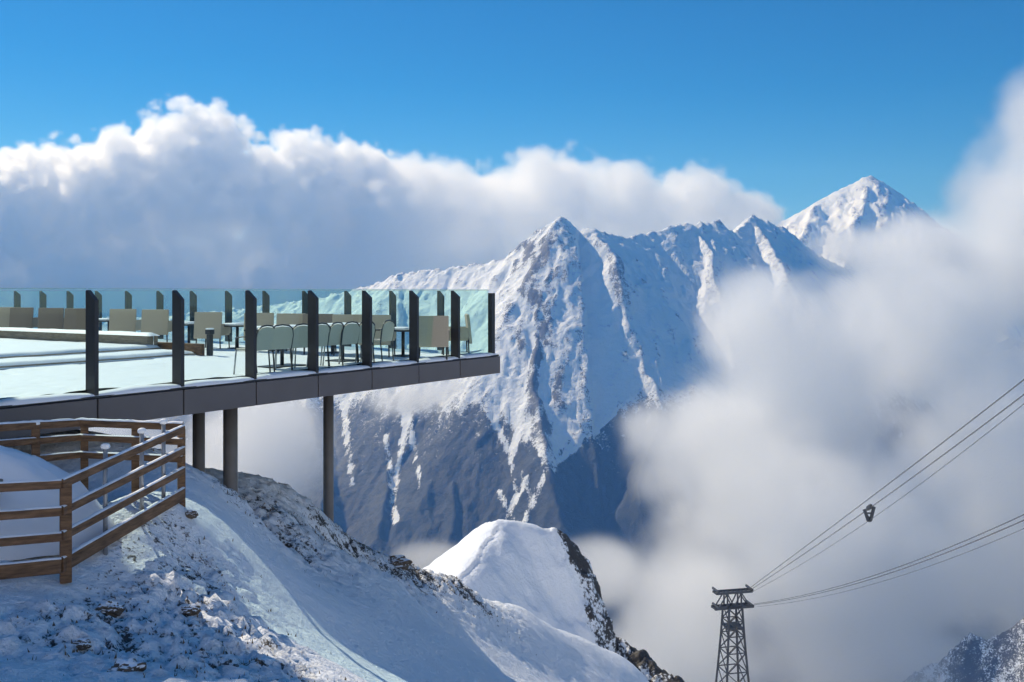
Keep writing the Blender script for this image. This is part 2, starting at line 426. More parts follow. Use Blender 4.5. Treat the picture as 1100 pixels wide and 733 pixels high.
def make_table(w, d, h):
    r = empty('table')
    mb = MB(); mb.box((0,0,h-.015), (w,d,.03), bev=.006); mb.build('table_top', M['dark'], r)
    mb = MB(); mb.tube([(0,0,h-.03),(0,0,.03)], .035, 12); mb.build('column', M['dark'], r)
    mb = MB(); mb.box((0,0,.015), (w*.65,d*.65,.03), bev=.006); mb.build('base', M['dark'], r)
    mb = MB(); mb.box((0,0,h+.028), (w*.96,d*.96,.055), bev=.025); mb.build('snow_layer', M['snow'], r, True)
    return r
def face(o, d):
    o.rotation_euler = (0,0,math.atan2(d.y,d.x)-PI/2)
ZS = ZF+.03
used = {}
def spawn(key, fn, loc, d, name, label, cat, group):
    if key in used: o = copy_tree(used[key])
    else: used[key] = o = fn()
    o.name = name
    o.location = loc; face(o, d); tag(o, label, cat, group)
    return o
ROW = 'armchairs in the row along the far glass'
lc = [(8,'a','tan armchair at the left frame edge, behind the snow-capped parapet'),
      (29,'b','brownish armchair with the snowy parapet in front, second from the left edge'),
      (59,'b','brownish armchair in the middle of the row behind the snowy parapet'),
      (88,'b','brownish armchair half hidden by the nearest big front post'),
      (136,'a','tan armchair above the parapet, between the first two front posts'),
      (171,'a','tan armchair just above the right end of the low parapet'),
      (228.5,'a','tan square-backed armchair alone over open snow, between second and third front posts'),
      (281,'a','tan armchair directly behind the leftmost grey chair row'),
      (317,'a','tan armchair behind the last grey chair of the left table'),
      (344,'c','dark brown armchair behind the right-hand table'),
      (377,'a','tan armchair touching the left of the post near the right-hand table'),
      (406,'a','tan armchair seen over the last grey chair on the right'),
      (465,'a','tan square-backed armchair nearest the platform tip')]
for px, k, lab in lc:
    raised = px < 180
    a = 1.75
    b = b_on(px, a)
    mat = {'a':M['rattan'],'b':M['rattan_dark'],'c':M['rattan_dark']}[k]
    mat = M['rattan'] if k == 'a' else M['rattan_dark']
    d = -A*.6+B*(.4+random.uniform(-.12,.12))
    spawn('l'+('a' if k=='a' else 'b'), lambda: make_lounge(mat, True), W(b, a, ZS+.17*0+(.04 if raised else 0)), d, 'armchair', lab, 'armchair', ROW)
o = spawn('la', None, W(.55, .55, ZS), B*.75+A*.6, 'armchair', 'snow-filled armchair turned sideways in the tip corner', 'armchair', None)
tb = [(117,'first snow-topped low table from the left, between brown and tan armchairs'),(203,'snow-topped low table left of the lone tan armchair'),
      (255,'snow-topped low table right of the lone tan armchair'),(300,'snow-topped low table behind the grey chairs of the left table'),
      (358,'snow-topped low table in the gap before the right-hand table'),(433,'snow-topped low table beside the armchair nearest the tip')]
for px, lab in tb:
    b = b_on(px, 1.45)
    spawn('t', lambda: make_table(.5,.5,.55), W(b, 1.45, ZS+(.04 if px < 180 else 0)), B, 'side_table', lab, 'table', 'snow-topped low tables along the far glass')
# cafe tables by the near glass
ct = [(2.85, 'long dark table under snow behind the left group of grey chairs'), (5.15, 'long dark table under snow behind the right group of grey chairs')]
def a_on(px, b):
    k = (px-CX)/F; P = C+B*b
    return (k*P.y-P.x)/(A.x-k*A.y)
GC = 'grey woven chairs at the front tables'
cc = [(273,.62,1,'leftmost grey woven chair beside the third front post'),(293,.62,1,'second grey woven chair from the left, at the left table'),
      (315,.62,1,'grey woven chair with a rounded dark top, third in its row'),(333,.62,1,'grey woven chair mostly hidden behind the fourth front post'),
      (349,.66,1,'grey woven chair just right of the fourth front post'),(366,.66,1,'grey woven chair standing midway between the fourth and fifth posts'),
      (383,.66,1,'grey woven chair cut by the fifth front post'),(405,.72,1,'rightmost grey woven chair, standing by itself with thin legs')]
aa_ = []
for px, b, dr, lab in cc:
    a = a_on(px, b); aa_.append(a)
    spawn('cafe', make_cafe, W(b, a, ZS), B+A*random.uniform(-.2,.2), 'cafe_chair', lab, 'chair', GC)
for k, (i0, i1, lab) in enumerate(((0,3,ct[0][1]),(4,6,ct[1][1]))):
    am = a_on((303,368)[k], 1.35)
    o = make_table(.7, abs(aa_[i0]-aa_[i1])*.9, .68); o.name = 'dining_table'
    o.location = W(1.35, am, ZS); o.rotation_euler = (0,0,RZ); tag(o, lab, 'table', 'dining tables by the near glass')

# ------------------------------------------------------------------ mountain station, off to the left
st = tag(empty('station_building', W(7.64, 8.92, ZF), RZ), 'rendered mountain station building with dark roof at the back of the terrace', 'building')
mb = MB(); mb.box((5, 7, 4.2), (10, 14, 10.4)); mb.build('wall', M['plaster'], st)
mb = MB(); mb.box((5, 7, 9.55), (10.9, 14.9, .3), bev=.03); mb.build('roof', M['slate'], st)
for k in range(10):
    zw = 1.5+3.4*(k//5); yw = 1.6+(k%5)*2.6
    fr = MB(); fr.box((-.03, yw, zw), (.1, 1.9, 2.3), bev=.01); f_ = fr.build('window', M['dark'], st)
    fr = MB(); fr.box((-.06, yw, zw), (.08, 1.7, 2.1)); fr.build('pane', M['window'], f_)

# ------------------------------------------------------------------ near snow slope
def cp(px, py, Y): v = at(px, py, Y); return (v.x, v.y, v.z)
F1 = at(66,517,8.8); F1b = at(66,611,8.8); F2 = at(197,458,11.0); F2b = at(197,533,11.0)
F3 = at(86,452,11.2); F4 = at(-40,459,9.9); F0 = at(-70,524,8.35); F0b = at(-70,625,8.35)
ctrl = [cp(0,733,6.3),cp(-150,733,5.8),cp(130,733,6.7),cp(250,733,7.4),cp(350,733,8.6),cp(450,733,12.2),cp(550,733,18.5),cp(630,733,23),
        cp(-100,640,8.0),cp(0,640,8.25),cp(70,632,8.8),cp(110,604,9.5),cp(150,576,10.1),cp(190,547,10.8),
        cp(150,660,8.9),cp(200,600,10.4),cp(260,610,11.2),cp(250,665,9.4),cp(330,640,12.2),cp(400,650,14.6),cp(470,672,18),cp(550,695,21.5),
        cp(208,521,12.6),cp(258,541,14.6),cp(300,556,16.2),cp(353,574,18.6),cp(400,592,20.2),cp(480,623,22.2),cp(555,651,24),cp(620,685,25.5),cp(690,728,27.5),
        cp(280,575,14),cp(320,600,15),cp(420,622,18),
        # behind the crest the ground falls away
        (-4.2,14.8,-3.6),(-3.3,18.5,-5.4),(-1.8,22.5,-7.2),(.2,26,-9.6),(2.4,29,-13),(5,31,-18),(5.5,26,-14),(5,21,-11),(6,16,-8.5),
        (-6.0,13.3,-1.98),(-7.3,13.2,-1.95),(-9,13.5,-2.0),(-12,15,-2.4),(-9,20,-5),(-14,20,-4.6),(-9,26,-9),(-5,28,-11),(-14,28,-9),
        (-5.0,11.0,-2.58),(-6,10.0,-2.62),(-5.5,11.8,-2.5),(-7,10.5,-2.55),(-9,9.5,-2.5),(-12,9,-2.5),(-13,4,-1.9),(0,3,-2.4),(-5,3,-2.0),(4,4,-3.4),(5,10,-5.6),(-2,5,-2.25)]
xs = np.arange(-15, 8.5, .048); ys = np.arange(2.2, 33, .055)
GX, GY = np.meshgrid(xs, ys)
GZ = rbf(ctrl, GX, GY, reg=.01)
PXg = CX+F*GX/GY; PYg = HY-F*GZ/GY
def blob(cx, cy, r): return np.exp(-((GX-cx)**2+(GY-cy)**2)/r**2)
def blobp(px, py, Y, r): v = at(px, py, Y); return blob(v.x, v.y, r)
rough_m = np.clip(blobp(170,650,8.8,1.3)+blobp(230,700,8.0,1.2)+blobp(90,690,7.3,.9)+.7*blobp(190,560,10.6,.8)+.6*blobp(120,720,6.8,1.0)+.6*blobp(190,610,10,.7), 0, 1)
cd, cs_, _ = polydist(GX, GY, [cp(262,545,14.8),cp(353,576,18.4),cp(430,606,20.5),cp(500,634,22.2)])
crest_m = sstep(2.4,.2,cd)
fd_, _, _ = polydist(GX, GY, [(F0.x,F0.y,0),(F1.x,F1.y,0),(F2.x,F2.y,0)])
calm = .25+.75*sstep(.15,.6,fd_)
rough_m = rough_m*(.35+.65*sstep(6.4,7.8,GY))
rough_m2 = np.clip(rough_m+.8*crest_m, 0, 1)*calm
GZ0 = GZ.copy()
GZ = GZ+.10*fbm(GX*.45, GY*.45, 4)*calm
lump = fbm(GX*4.2+3, GY*4.2, 4, .68)
GZ = GZ+.13*rough_m2*lump+.085*rough_m2*fbm(GX*5, GY*5+9, 3, ridged=True)
bil = np.abs(perlin(GX*4.6+.5*fbm(GX*2,GY*2,2), GY*4.6))+.55*np.abs(perlin(GX*9.7+4, GY*9.7))
GZ = GZ+.095*(rough_m2+.07)*(bil-.4)*calm*sstep(4.5,6.6,GY)
GZ = GZ+.018*fbm(GX*1.6, GY*1.6+4, 4)
# wind and ski grooves running down the slope
u_ = GX*.83-GY*.55; v_ = GX*.55+GY*.83
GZ = GZ+.035*fbm(v_*1.5, u_*.22+3, 3, ridged=True)*sstep(-4.5,-1.5,GX)*(1-.6*rough_m)
rock = .43*rough_m+.58*crest_m*(.85+.4*fbm(GX*.7,GY*.7,3))-.12*np.clip(lump,-1,1)*rough_m2-.30*rough_m2*(bil-.42)  # bare ground, plus shade in the creases between lumps painted as dark ground
slope_mat = snow_terrain('slope_snow', 1.0, rock=(.04,.035,.033), rock2=(.11,.095,.082), fine=6.0, sharp=.05, bump=.6, bdist=.05)
tag(grid_obj('snow_slope', GX, GY, GZ, slope_mat, {'rock': rock}), kind='structure')
def ground_z(x, y):
    i = int(np.clip((y-ys[0])/.055, 0, len(ys)-1)); j = int(np.clip((x-xs[0])/.048, 0, len(xs)-1))
    return float(GZ[i, j])

# withered grass poking out of the snow, and a few stones
mb = MB()
rs = np.random.RandomState(5)
cand = np.argwhere(rs.rand(*GZ.shape) < .20*np.clip(rough_m2,0,1)**2)
keep = [(i,j) for i,j in cand if GX[i,j] > -7 and fbm(np.array(GX[i,j]*1.9), np.array(GY[i,j]*1.9+40), 3) > .02]
rs.shuffle(keep)
for i, j in keep[:4500]:
    x, y, z = GX[i,j], GY[i,j], GZ[i,j]
    for k in range(2):
        h = rs.uniform(.012,.045); t = rs.uniform(0,2*PI); wd = rs.uniform(.004,.012); ln = rs.uniform(.2,1.0)*h
        dx, dy = math.cos(t), math.sin(t); ox, oy = rs.uniform(-.03,.03,2)
        v0 = mb.bm.verts.new((x+ox-dy*wd, y+oy+dx*wd, z-.01)); v1 = mb.bm.verts.new((x+ox+dy*wd, y+oy-dx*wd, z-.01))
        v2 = mb.bm.verts.new((x+ox+dx*ln, y+oy+dy*ln, z+h)); mb.bm.faces.new((v0,v1,v2))
tag(mb.build('dry_grass', M['grass']), 'withered grass tufts poking through the foreground snow', 'grass', kind='stuff')
def stone(px, py, Y, r, label):
    p = at(px, py, Y); p.z = ground_z(p.x, p.y)
    bm = bmesh.new(); bmesh.ops.create_icosphere(bm, subdivisions=4, radius=1)
    off = rs.uniform(0,50)
    for v in bm.verts:
        n = float(fbm(np.array(v.co.x*1.3+off), np.array(v.co.y*1.3+v.co.z*1.7), 5, .6))
        v.co *= 1+.55*n; v.co.x *= r; v.co.y *= r*.8; v.co.z *= r*.62
    m = MB(); m.bm.free(); m.bm = bm
    o = m.build('stone', M['stone'], None, False); o.location = p
    tag(o, label, 'stone', 'bare stones on the foreground slope')
def stone_mat():
    m, nt, b = newmat('bare_stone'); L = nt.links.new
    geo = nt.nodes.new('ShaderNodeNewGeometry'); sp = nt.nodes.new('ShaderNodeSeparateXYZ'); L(geo.outputs['Normal'], sp.inputs[0])
    n = nt.nodes.new('ShaderNodeTexNoise'); n.inputs['Scale'].default_value = 16; n.inputs['Detail'].default_value = 6
    L(geo.outputs['Position'], n.inputs['Vector'])
    ad = nt.nodes.new('ShaderNodeMath'); ad.operation = 'MULTIPLY_ADD'; ad.inputs[1].default_value = .9; L(n.outputs['Fac'], ad.inputs[0]); L(sp.outputs['Z'], ad.inputs[2])
    mr = nt.nodes.new('ShaderNodeMapRange'); mr.inputs['From Min'].default_value = 1.08; mr.inputs['From Max'].default_value = 1.2; L(ad.outputs[0], mr.inputs['Value'])
    mx = nt.nodes.new('ShaderNodeMix'); mx.data_type = 'RGBA'; mx.inputs['A'].default_value = (.11,.085,.062,1); mx.inputs['B'].default_value = (*SNOW,1)
    L(mr.outputs[0], mx.inputs['Factor']); L(mx.outputs['Result'], b.inputs['Base Color']); b.inputs['Roughness'].default_value = .8
    bp = nt.nodes.new('ShaderNodeBump'); bp.inputs['Strength'].default_value = .6; bp.inputs['Distance'].default_value = .03; L(n.outputs['Fac'], bp.inputs['Height']); L(bp.outputs[0], b.inputs['Normal'])
    return m
M['stone'] = stone_mat()
stone(117,648,8.6,.12,'brown stone below the near corner of the wooden fence'); stone(136,711,7.0,.13,'brown stone near the bottom of the snowy slope')
stone(88,683,7.6,.07,'small stone left of the two brown stones'); stone(205,648,9.0,.09,'small snowy stone in the middle of the rough patch')
stone(427,608,20.4,.28,'dark stone on the crest beyond the far pillar'); stone(205,575,10.9,.08,'small stone beside the far end of the fence')

# ------------------------------------------------------------------ wooden fence round the lower terrace
F0 = F1+(F0-F1)*2.2; F0b = F1b+(F0b-F1b)*2.2
fence = tag(empty('wooden_fence', F1b), 'weathered brown rail fence with snow on its rails round the lower terrace', 'fence')
Minv = Vector(F1b)
def rail(p, q, w=.05, h=.075, name='rail', mat='wood', par=fence):
    mb = MB(); mb.beam(Vector(p)-Minv, Vector(q)-Minv, w, h, bev=.008); return mb.build(name, M[mat], par)
def rail_snow(p, q, par, w=.06, th=.03, seed=0):
    p = Vector(p)-Minv; q = Vector(q)-Minv; n = 40
    d = (q-p).normalized(); s = Vector((-d.y,d.x,0)).normalized()
    aa = np.linspace(0,1,n); tt = np.linspace(-1,1,7)
    T, U = np.meshgrid(aa, tt, indexing='ij')
    h = th*(.75+.6*fbm(T*9+seed, T*0, 3))*np.sqrt(np.clip(1-U**2*.98,0,1))
    X = p.x+(q.x-p.x)*T+s.x*U*w/2; Y = p.y+(q.y-p.y)*T+s.y*U*w/2; Z = p.z+(q.z-p.z)*T+h
    o = grid_obj('snow_cap', X, Y, Z, M['snow']); o.parent = par
fr = [0, .31, .60, .93]
def lerp(a,b,t): return a+(b-a)*t
off = Vector((0,0,-.03))
for k, t in enumerate(fr):
    hh = .075 if k < 3 else .13
    p, q = lerp(F0,F0b,t)+off, lerp(F1,F1b,t)+off
    r1 = rail(p, q, .055, hh); rail_snow(p+Vector((0,0,hh/2)), q+Vector((0,0,hh/2)), r1, .055, .018, k)
    p, q = lerp(F1,F1b,t)+off, lerp(F2,F2b,t)+off
    r2 = rail(p, q, .05, hh); rail_snow(p+Vector((0,0,hh/2)), q+Vector((0,0,hh/2)), r2, .05, .02, k+5)
def fpost(p, zt, zb, w=.10, mat='wood', name='post', cap=True):
    mb = MB(); mb.box((p.x-Minv.x, p.y-Minv.y, (zt+zb)/2-Minv.z), (w,w,zt-zb), rz=.5, bev=.008); o = mb.build(name, M[mat], fence)
    if cap:
        mb = MB(); mb.box((p.x-Minv.x, p.y-Minv.y, zt+.02-Minv.z), (w*1.02,w*1.02,.045), rz=.5, bev=.02); mb.build('snow_cap', M['snow'], o, True)
inn = Vector((-.03,.06,0))
fpost(F1+Vector((-.0,.085,0)), F1.z-.03, F1b.z-.15, cap=False)
fpost(F2+Vector((-.04,.05,0)), F2.z-.03, F2b.z-.25, .08, cap=False)
fpost(F0+Vector((-.2,.085,0)), F0.z-.03, F0b.z-.15)
dirR = (F2-F1).normalized(); inw = Vector((-dirR.y, dirR.x, 0)).normalized()
for t, mat in ((.36,'steel'),(.66,'steel'),(.86,'steel')):
    p = lerp(F1,F2,t)+inw*.07; zt = p.z+.10; zb = lerp(F1b,F2b,t).z-.2
    mb = MB(); mb.tube([Vector((p.x,p.y,zt))-Minv, Vector((p.x,p.y,zb))-Minv], .022, 10); o = mb.build('support_tube', M['steel'], fence)
    mb = MB(); mb.box((p.x-Minv.x, p.y-Minv.y, zt+.02-Minv.z), (.085,.085,.06), bev=.028); mb.build('snow_cap', M['snow'], o, True)
# back run of the fence under the platform edge
fb = tag(empty('wooden_fence', F3+Vector((0,0,-.9))), 'shaded rail fence behind the snow heap, close under the platform fascia', 'fence')
M0 = Minv; Minv = Vector(fb.location)
for (p, q, sd) in ((F4,F3,0),(F3,F2+Vector((0,0,.02)),1)):
    for dz, hh in ((-.03,.075),(-.20,.07),(-.40,.07)):
        r1 = rail(p+Vector((0,0,dz)), q+Vector((0,0,dz)), .05, hh, par=fb)
        rail_snow(p+Vector((0,0,dz+hh/2)), q+Vector((0,0,dz+hh/2)), r1, .055, .03 if dz > -.1 else .015, sd)
for p in (F3, lerp(F4,F3,.05), lerp(F4,F3,.55), lerp(F3,F2,.5)):
    mb = MB(); mb.box((p.x-Minv.x+.02, p.y-Minv.y+.07, p.z-.45-Minv.z), (.085,.085,.86), rz=.4, bev=.008); o = mb.build('post', M['wood'], fb)
    mb = MB(); mb.box((p.x-Minv.x+.02, p.y-Minv.y+.07, p.z-.01-Minv.z), (.09,.09,.05), rz=.4, bev=.022); mb.build('snow_cap', M['snow'], o, True)
Minv = M0
# snow-covered storage box behind the fence
hx, hy = at(-44,480,9.85).x, 9.85
sb = tag(empty('storage_box', (hx, hy, -2.5)), 'pale wooden box under a thick rounded heap of snow behind the fence', 'box')
mb = MB(); mb.box((-.1,-.42,.34), (1.5,.9,.62), rz=.12, bev=.02); mb.build('body', M['wood_pale'], sb)
tt, rr = np.meshgrid(np.linspace(0,2*PI,80), np.linspace(0,1,36))
ex, ey = 1.62, 1.0
hX = np.cos(tt)*rr*ex; hY = np.sin(tt)*rr*ey
hZ = 1.0*(1-rr**2.2)+.13*fbm(hX*1.3+3, hY*1.3, 5)-.06
o = grid_obj('snow_cap', hX, hY, hZ, M['snow']); o.parent = sb

# ------------------------------------------------------------------ knoll beyond the crest
KN = [at(*p) for p in ((380,690,66),(475,612,62),(505,582,61),(538,558,60),(570,561,60.6),(602,571,61.4),(630,600,62.5),(645,640,63),(655,680,63.2),(690,702,62),(727,733,60),(790,800,50))]
KR = [at(*p) for p in ((540,558,60),(522,578,58),(508,596,56),(496,620,54),(480,660,52))]
kx = np.arange(-14, 16, .13); ky = np.arange(42, 76, .13); KX, KY = np.meshgrid(kx, ky)
wkx = KX+.7*fbm(KX*.28+3,KY*.28,4); wky = KY+.9*fbm(KX*.28,KY*.28+7,4)
d, sd, kz = polydist(wkx, wky, [(p.x,p.y,p.z) for p in KN])
d = np.sqrt(d*d+1.1)-1.0
right = sd < 0
wob = fbm(KX*.35, KY*.35, 5)
fronts = d*.98
backs = d*1.9
KZ = kz-np.where(sd > 0, backs, fronts)
KZ = np.where(sd > 0, kz-backs, kz-d*1.9)
d2, sd2, kz2 = polydist(wkx, wky, [(p.x,p.y,p.z) for p in KR]); d2 = np.sqrt(d2*d2+2.5)-1.4
KZ = np.where(sd > 0, KZ, np.maximum(KZ, kz2-d2*np.where(sd2 > 0, 1.6, .8)))
kr = sstep(.9,.0,d)*0
rside = sstep(1.8,3.4,KX+.8*wob)                     # rocky right flank
band = sstep(3.6,.8,d)*rside
KZ = KZ+.10*wob+(.55*fbm(KX*.8,KY*.8,5,.6)+.25*fbm(KX*2,KY*2,3,ridged=True))*np.clip(band+.15*sstep(2.0,.2,d),0,1)
rmask = sstep(-.6,.6, KX-(3.0+(-15.4-KZ)*.30)+1.3*wob)
KZ = KZ+rmask*(.35*fbm(KX*1.1,KY*1.1+KZ*.8,5,.6))
krock = .52*rmask+.10*rmask*fbm(KX*.8,KZ*.8,4)+.30*sstep(1.6,.3,d)*sstep(-3.4,-1.2,KX)*(.3+fbm(KX*.9,KY*.9+8,3))+np.where(sd > 0, .38*rside, 0)*(1-rmask)
knoll_mat = snow_terrain('knoll_snow', 1.0, rock=(.035,.032,.032), rock2=(.10,.092,.088), fine=1.1, sharp=.05, bump=.5, bdist=.12)
tag(grid_obj('rocky_hill', KX, KY, KZ, knoll_mat, {'rock': krock}), kind='structure')

# ------------------------------------------------------------------ rocky spur at the lower right
SP = [at(*p) for p in ((860,800,1952),(960,738,1891),(1010,708,1860),(1042,683,1830),(1062,690,1799),(1075,684,1783),(1090,672,1769),(1130,640,1738),(1300,560,1586))]
px_ = np.arange(150, 1700, 7.0); py_ = np.arange(1150, 2300, 7.0); PX, PY = np.meshgrid(px_, py_)
d, sd, pz = polydist(PX, PY, [(p.x,p.y,p.z) for p in SP])
PZ = pz-d*np.where(sd > 0, 1.3, .95)+26*fbm(PX/90, PY/90, 6, .55, ridged=True)-12
tag(grid_obj('rocky_spur', PX, PY, PZ, snow_terrain('spur_snow', 40, rock=(.05,.048,.05), rock2=(.13,.12,.12), fine=3.5, sharp=.06, bump=.6, bdist=2.0),
    {'rock': .53+.35*fbm(PX/100,PY/100,4)}), kind='structure')

# ------------------------------------------------------------------ the mountain massif
def ridge(*pts): return [tuple(at(*p)) for p in pts]
CREST = ridge((-300,345,6600),(150,342,6100),(300,328,5800),(390,310,5500),(430,294,5300),(490,288,5150),(540,280,5000),(566,257,4880),(600,233,4800),(622,245,4850),(640,248,4800),(668,256,4950),(700,250,5100),(722,243,5150),(745,240,5250),(772,237,5350),(790,250,5400),(808,232,5600),(842,245,5750),(880,275,5900),(1000,340,6200),(1300,380,6600))
SPURS = [ridge((600,233,4800),(588,262,4650),(580,300,4450),(578,350,4200),(576,410,3900),(582,480,3550),(600,560,3250)),
         ridge((640,248,4800),(652,262,4650),(662,285,4500),(668,320,4350),(690,370,4150),(705,430,3900),(690,520,3500)),
         ridge((745,240,5250),(760,270,4950),(775,320,4600),(790,400,4200)),
         ridge((540,280,5000),(528,310,4750),(518,360,4450),(505,420,4100),(495,500,3700),(480,580,3350)),
         ridge((430,294,5300),(425,340,4900),(420,400,4500),(415,480,4000),(410,570,3500)),
         ridge((300,328,5800),(320,380,5000),(340,470,4200),(350,580,3500)),
         ridge((808,232,5600),(830,260,5300),(850,300,4900)),
         ridge((700,250,5100),(712,285,4850),(722,330,4600),(735,390,4300))]
mx = np.arange(-2700, 2300, 9.5); my = np.arange(2950, 6500, 9.5); MX, MY = np.meshgrid(mx, my)
wx = MX+60*fbm(MX/420, MY/420, 4); wy = MY+60*fbm(MX/420+9, MY/420+5, 4)
d0, s0, z0 = polydist(MX+14*fbm(MX/90,MY/90,3), MY+14*fbm(MX/90+3,MY/90,3), CREST)
MZ = z0-d0*np.where(s0 > 0, .8, .86)
for sp in SPURS:
    d1, s1, z1 = polydist(wx, wy, sp)
    MZ = np.maximum(MZ, z1-d1*.92-6)
spine = sstep(0, 160, d0)
MZ = MZ+(30*fbm(MX/95, MY/95, 4, .6, ridged=True)-12)*np.exp(-d0/130)
MZ = MZ+spine*(24*fbm(MX/110+.9*fbm(MX/300,MY/300,3), MY/400, 6, .62, ridged=True)-10)+(4+7*spine)*fbm(MX/50, MY/90, 5, .66)
MZ = np.maximum(MZ, -1250+30*fbm(MX/300,MY/300,3))
gy, gx = np.gradient(MZ, 9.5)
steep = np.hypot(gx, gy)
IX = CX+F*MX/MY; IY = HY-F*MZ/MY
lapl = MZ-(np.roll(MZ,5,1)+np.roll(MZ,-5,1))/2                      # convex ribs shed snow
# bands where rock shows: the buttress below the main peak
bd, _, _ = polydist(IX, IY, [(578,270,0),(576,330,0),(585,400,0),(592,450,0)])
rib = sstep(42,4,bd)
mrock = .31+.13*np.clip(lapl/10,-1,1)+.27*rib*(.55+1.3*fbm(MX/45,MY/90,5,.65))+.13*fbm(MX/38,MY/110,4)+.10*sstep(26,3,np.hypot(IX-562,(IY-268)*1.3))+.08*sstep(30,5,np.hypot(IX-668,(IY-300)*.7))
# woods low on the mountain, cut by white avalanche tracks
_rb = np.random.RandomState(3)
chd = np.full(MX.shape, 1e9)
CH = [((508,405),(530,450),(548,490),(556,530),(545,560)),((575,400),(583,450),(590,490)),((608,400),(598,450),(588,500),(572,540),(556,575)),
      ((640,420),(622,450),(600,480),(588,500)),((668,420),(640,450),(615,480),(596,500)),((690,410),(660,440),(634,470)),((545,400),(560,440),(580,480),(588,500)),
      ((434,410),(436,460),(428,500),(422,540)),((437,440),(446,490),(452,525)),((370,420),(372,470),(378,520)),((415,470),(421,520),(424,560))]
for _ in range(26):
    b0 = CH[_rb.choice([0,1,2,3,4,5])]; q = b0[_rb.randint(1,len(b0))]; sx = _rb.choice([-1,1]); ln = _rb.uniform(18,55)
    CH.append(((q[0]+sx*ln*.45, q[1]-ln), (q[0]+sx*ln*.16, q[1]-ln*.45), (q[0], q[1]+4)))
for ch in CH:
    c_, _, _ = polydist(IX+3*fbm(MX/40,MY/40,3), IY, [(x,y,0) for x,y in ch])
    yy = np.array([y for _,y in ch]); wd = np.interp(IY, [400,480,580], [3.2,4.2,5.0])
    chd = np.minimum(chd, c_/wd)
chute = sstep(1.25,.45,chd)
fline = 408+26*fbm(MX/380,MY/380,4)
edge_l = sstep(20,-30,IX-490)*-25
mforest = .10+.75*sstep(fline-35, fline+85, IY+edge_l*0)+.20*fbm(MX/45,MY/140,5,.6)
# V-shaped snow basin that narrows downward at about column 590
vb = sstep(1.15,.45,np.abs(IX-592+10*fbm(MX/120,MY/120,4))/(np.clip(560-IY,1,200)*.60))*sstep(540,470,IY)
mforest = mforest-.34*vb*np.clip(.8+1.1*fbm(MX/70,MY/140,4),0,1.3)
mforest = mforest-.52*chute*np.clip(.75+.9*fbm(MX/45,MY/90,3),0,1.3)
mforest = np.minimum(mforest, .61+.15*sstep(440,570,IY)+.12*fbm(MX/40,MY/120,4))
mforest = np.clip(mforest, 0, 1)
mass_mat = snow_terrain('massif', 100, rock=(.045,.047,.055), rock2=(.11,.11,.12), forest=(.008,.014,.018), fine=4.2, sharp=.07, bump=.5, bdist=9.0)
tag(grid_obj('mountain', MX, MY, MZ, mass_mat, {'rock': mrock, 'forest': mforest}), kind='structure')

# the far peak
FP = ridge((700,330,9800),(790,270,9700),(840,238,9700),(880,215,9600),(915,197,9550),(935,188,9500),(955,200,9550),(972,212,9600),(1000,235,9700),(1060,275,9900),(1200,330,10300))
FS = [ridge((935,188,9500),(925,225,9000),(915,262,8500),(900,320,8000)),ridge((880,215,9600),(868,240,9200),(850,280,8700)),ridge((935,188,9500),(965,225,9050),(985,270,8500)),ridge((972,212,9600),(1000,250,9100),(1030,300,8600))]
fx = np.arange(1300, 6500, 18.0); fy = np.arange(7600, 11000, 18.0); FX, FY = np.meshgrid(fx, fy)
d0, s0, z0 = polydist(FX+25*fbm(FX/160,FY/160,3), FY+25*fbm(FX/160+3,FY/160,3), FP)
FZ = z0-d0*.8
for sp in FS:
    d1, s1, z1 = polydist(FX+70*fbm(FX/500,FY/500,3), FY+70*fbm(FX/500+4,FY/500,3), sp)
    FZ = np.maximum(FZ, z1-d1*.85-8)
FZ = FZ+sstep(0,250,d0)*(105*fbm(FX/230,FY/500,5,.55,ridged=True)-35)+14*fbm(FX/90,FY/110,4,.6)
lap = FZ-(np.roll(FZ,4,1)+np.roll(FZ,-4,1))/2
tag(grid_obj('far_peak', FX, FY, FZ, mass_mat, {'rock': .29+.2*np.clip(lap/20,-1,1)+.1*fbm(FX/120,FY/200,4), 'forest': np.zeros(FX.shape)}), kind='structure')

# ground sheet: falls from the station to the valley and runs to the horizon
nr, na = 140, 160
rad = np.concatenate([np.linspace(0.01,60,20), np.geomspace(66,60000,nr-20)])
RR, TT = np.meshgrid(rad, np.linspace(0,2*PI,na), indexing='ij')
VX = RR*np.sin(TT); VY = RR*np.cos(TT)
prof = np.interp(RR, [0,8,14,30,60,120,190,400,2300,60000],[-3.6,-4.6,-7.5,-17,-34,-68,-106,-225,-1240,-1300])
backup = sstep(.1,-.9,np.cos(TT))
VZ = prof*(1-.75*backup*sstep(5,40,RR))+np.minimum(RR*.02,40)*fbm(VX/260, VY/260, 5)
fill_hill = np.interp(RR,[0,25,60,200,500,1000,1500,3000,8000],[-6,-9,-2,55,190,430,520,-300,-1200])  # unseen sunlit snow rise behind the camera, added to bounce fill light forward
hw_ = sstep(.15,-.5,np.cos(TT))
VZ = VZ*(1-hw_)+hw_*(fill_hill+np.minimum(RR*.05,40)*fbm(VX/160, VY/160+30, 5))
tag(grid_obj('valley_ground', VX, VY, VZ, snow_terrain('valley', 60, forest=(.020,.028,.026), fine=2.5), {'rock': np.full(VX.shape,.32), 'forest': sstep(500,1200,RR)*.6}), kind='structure')

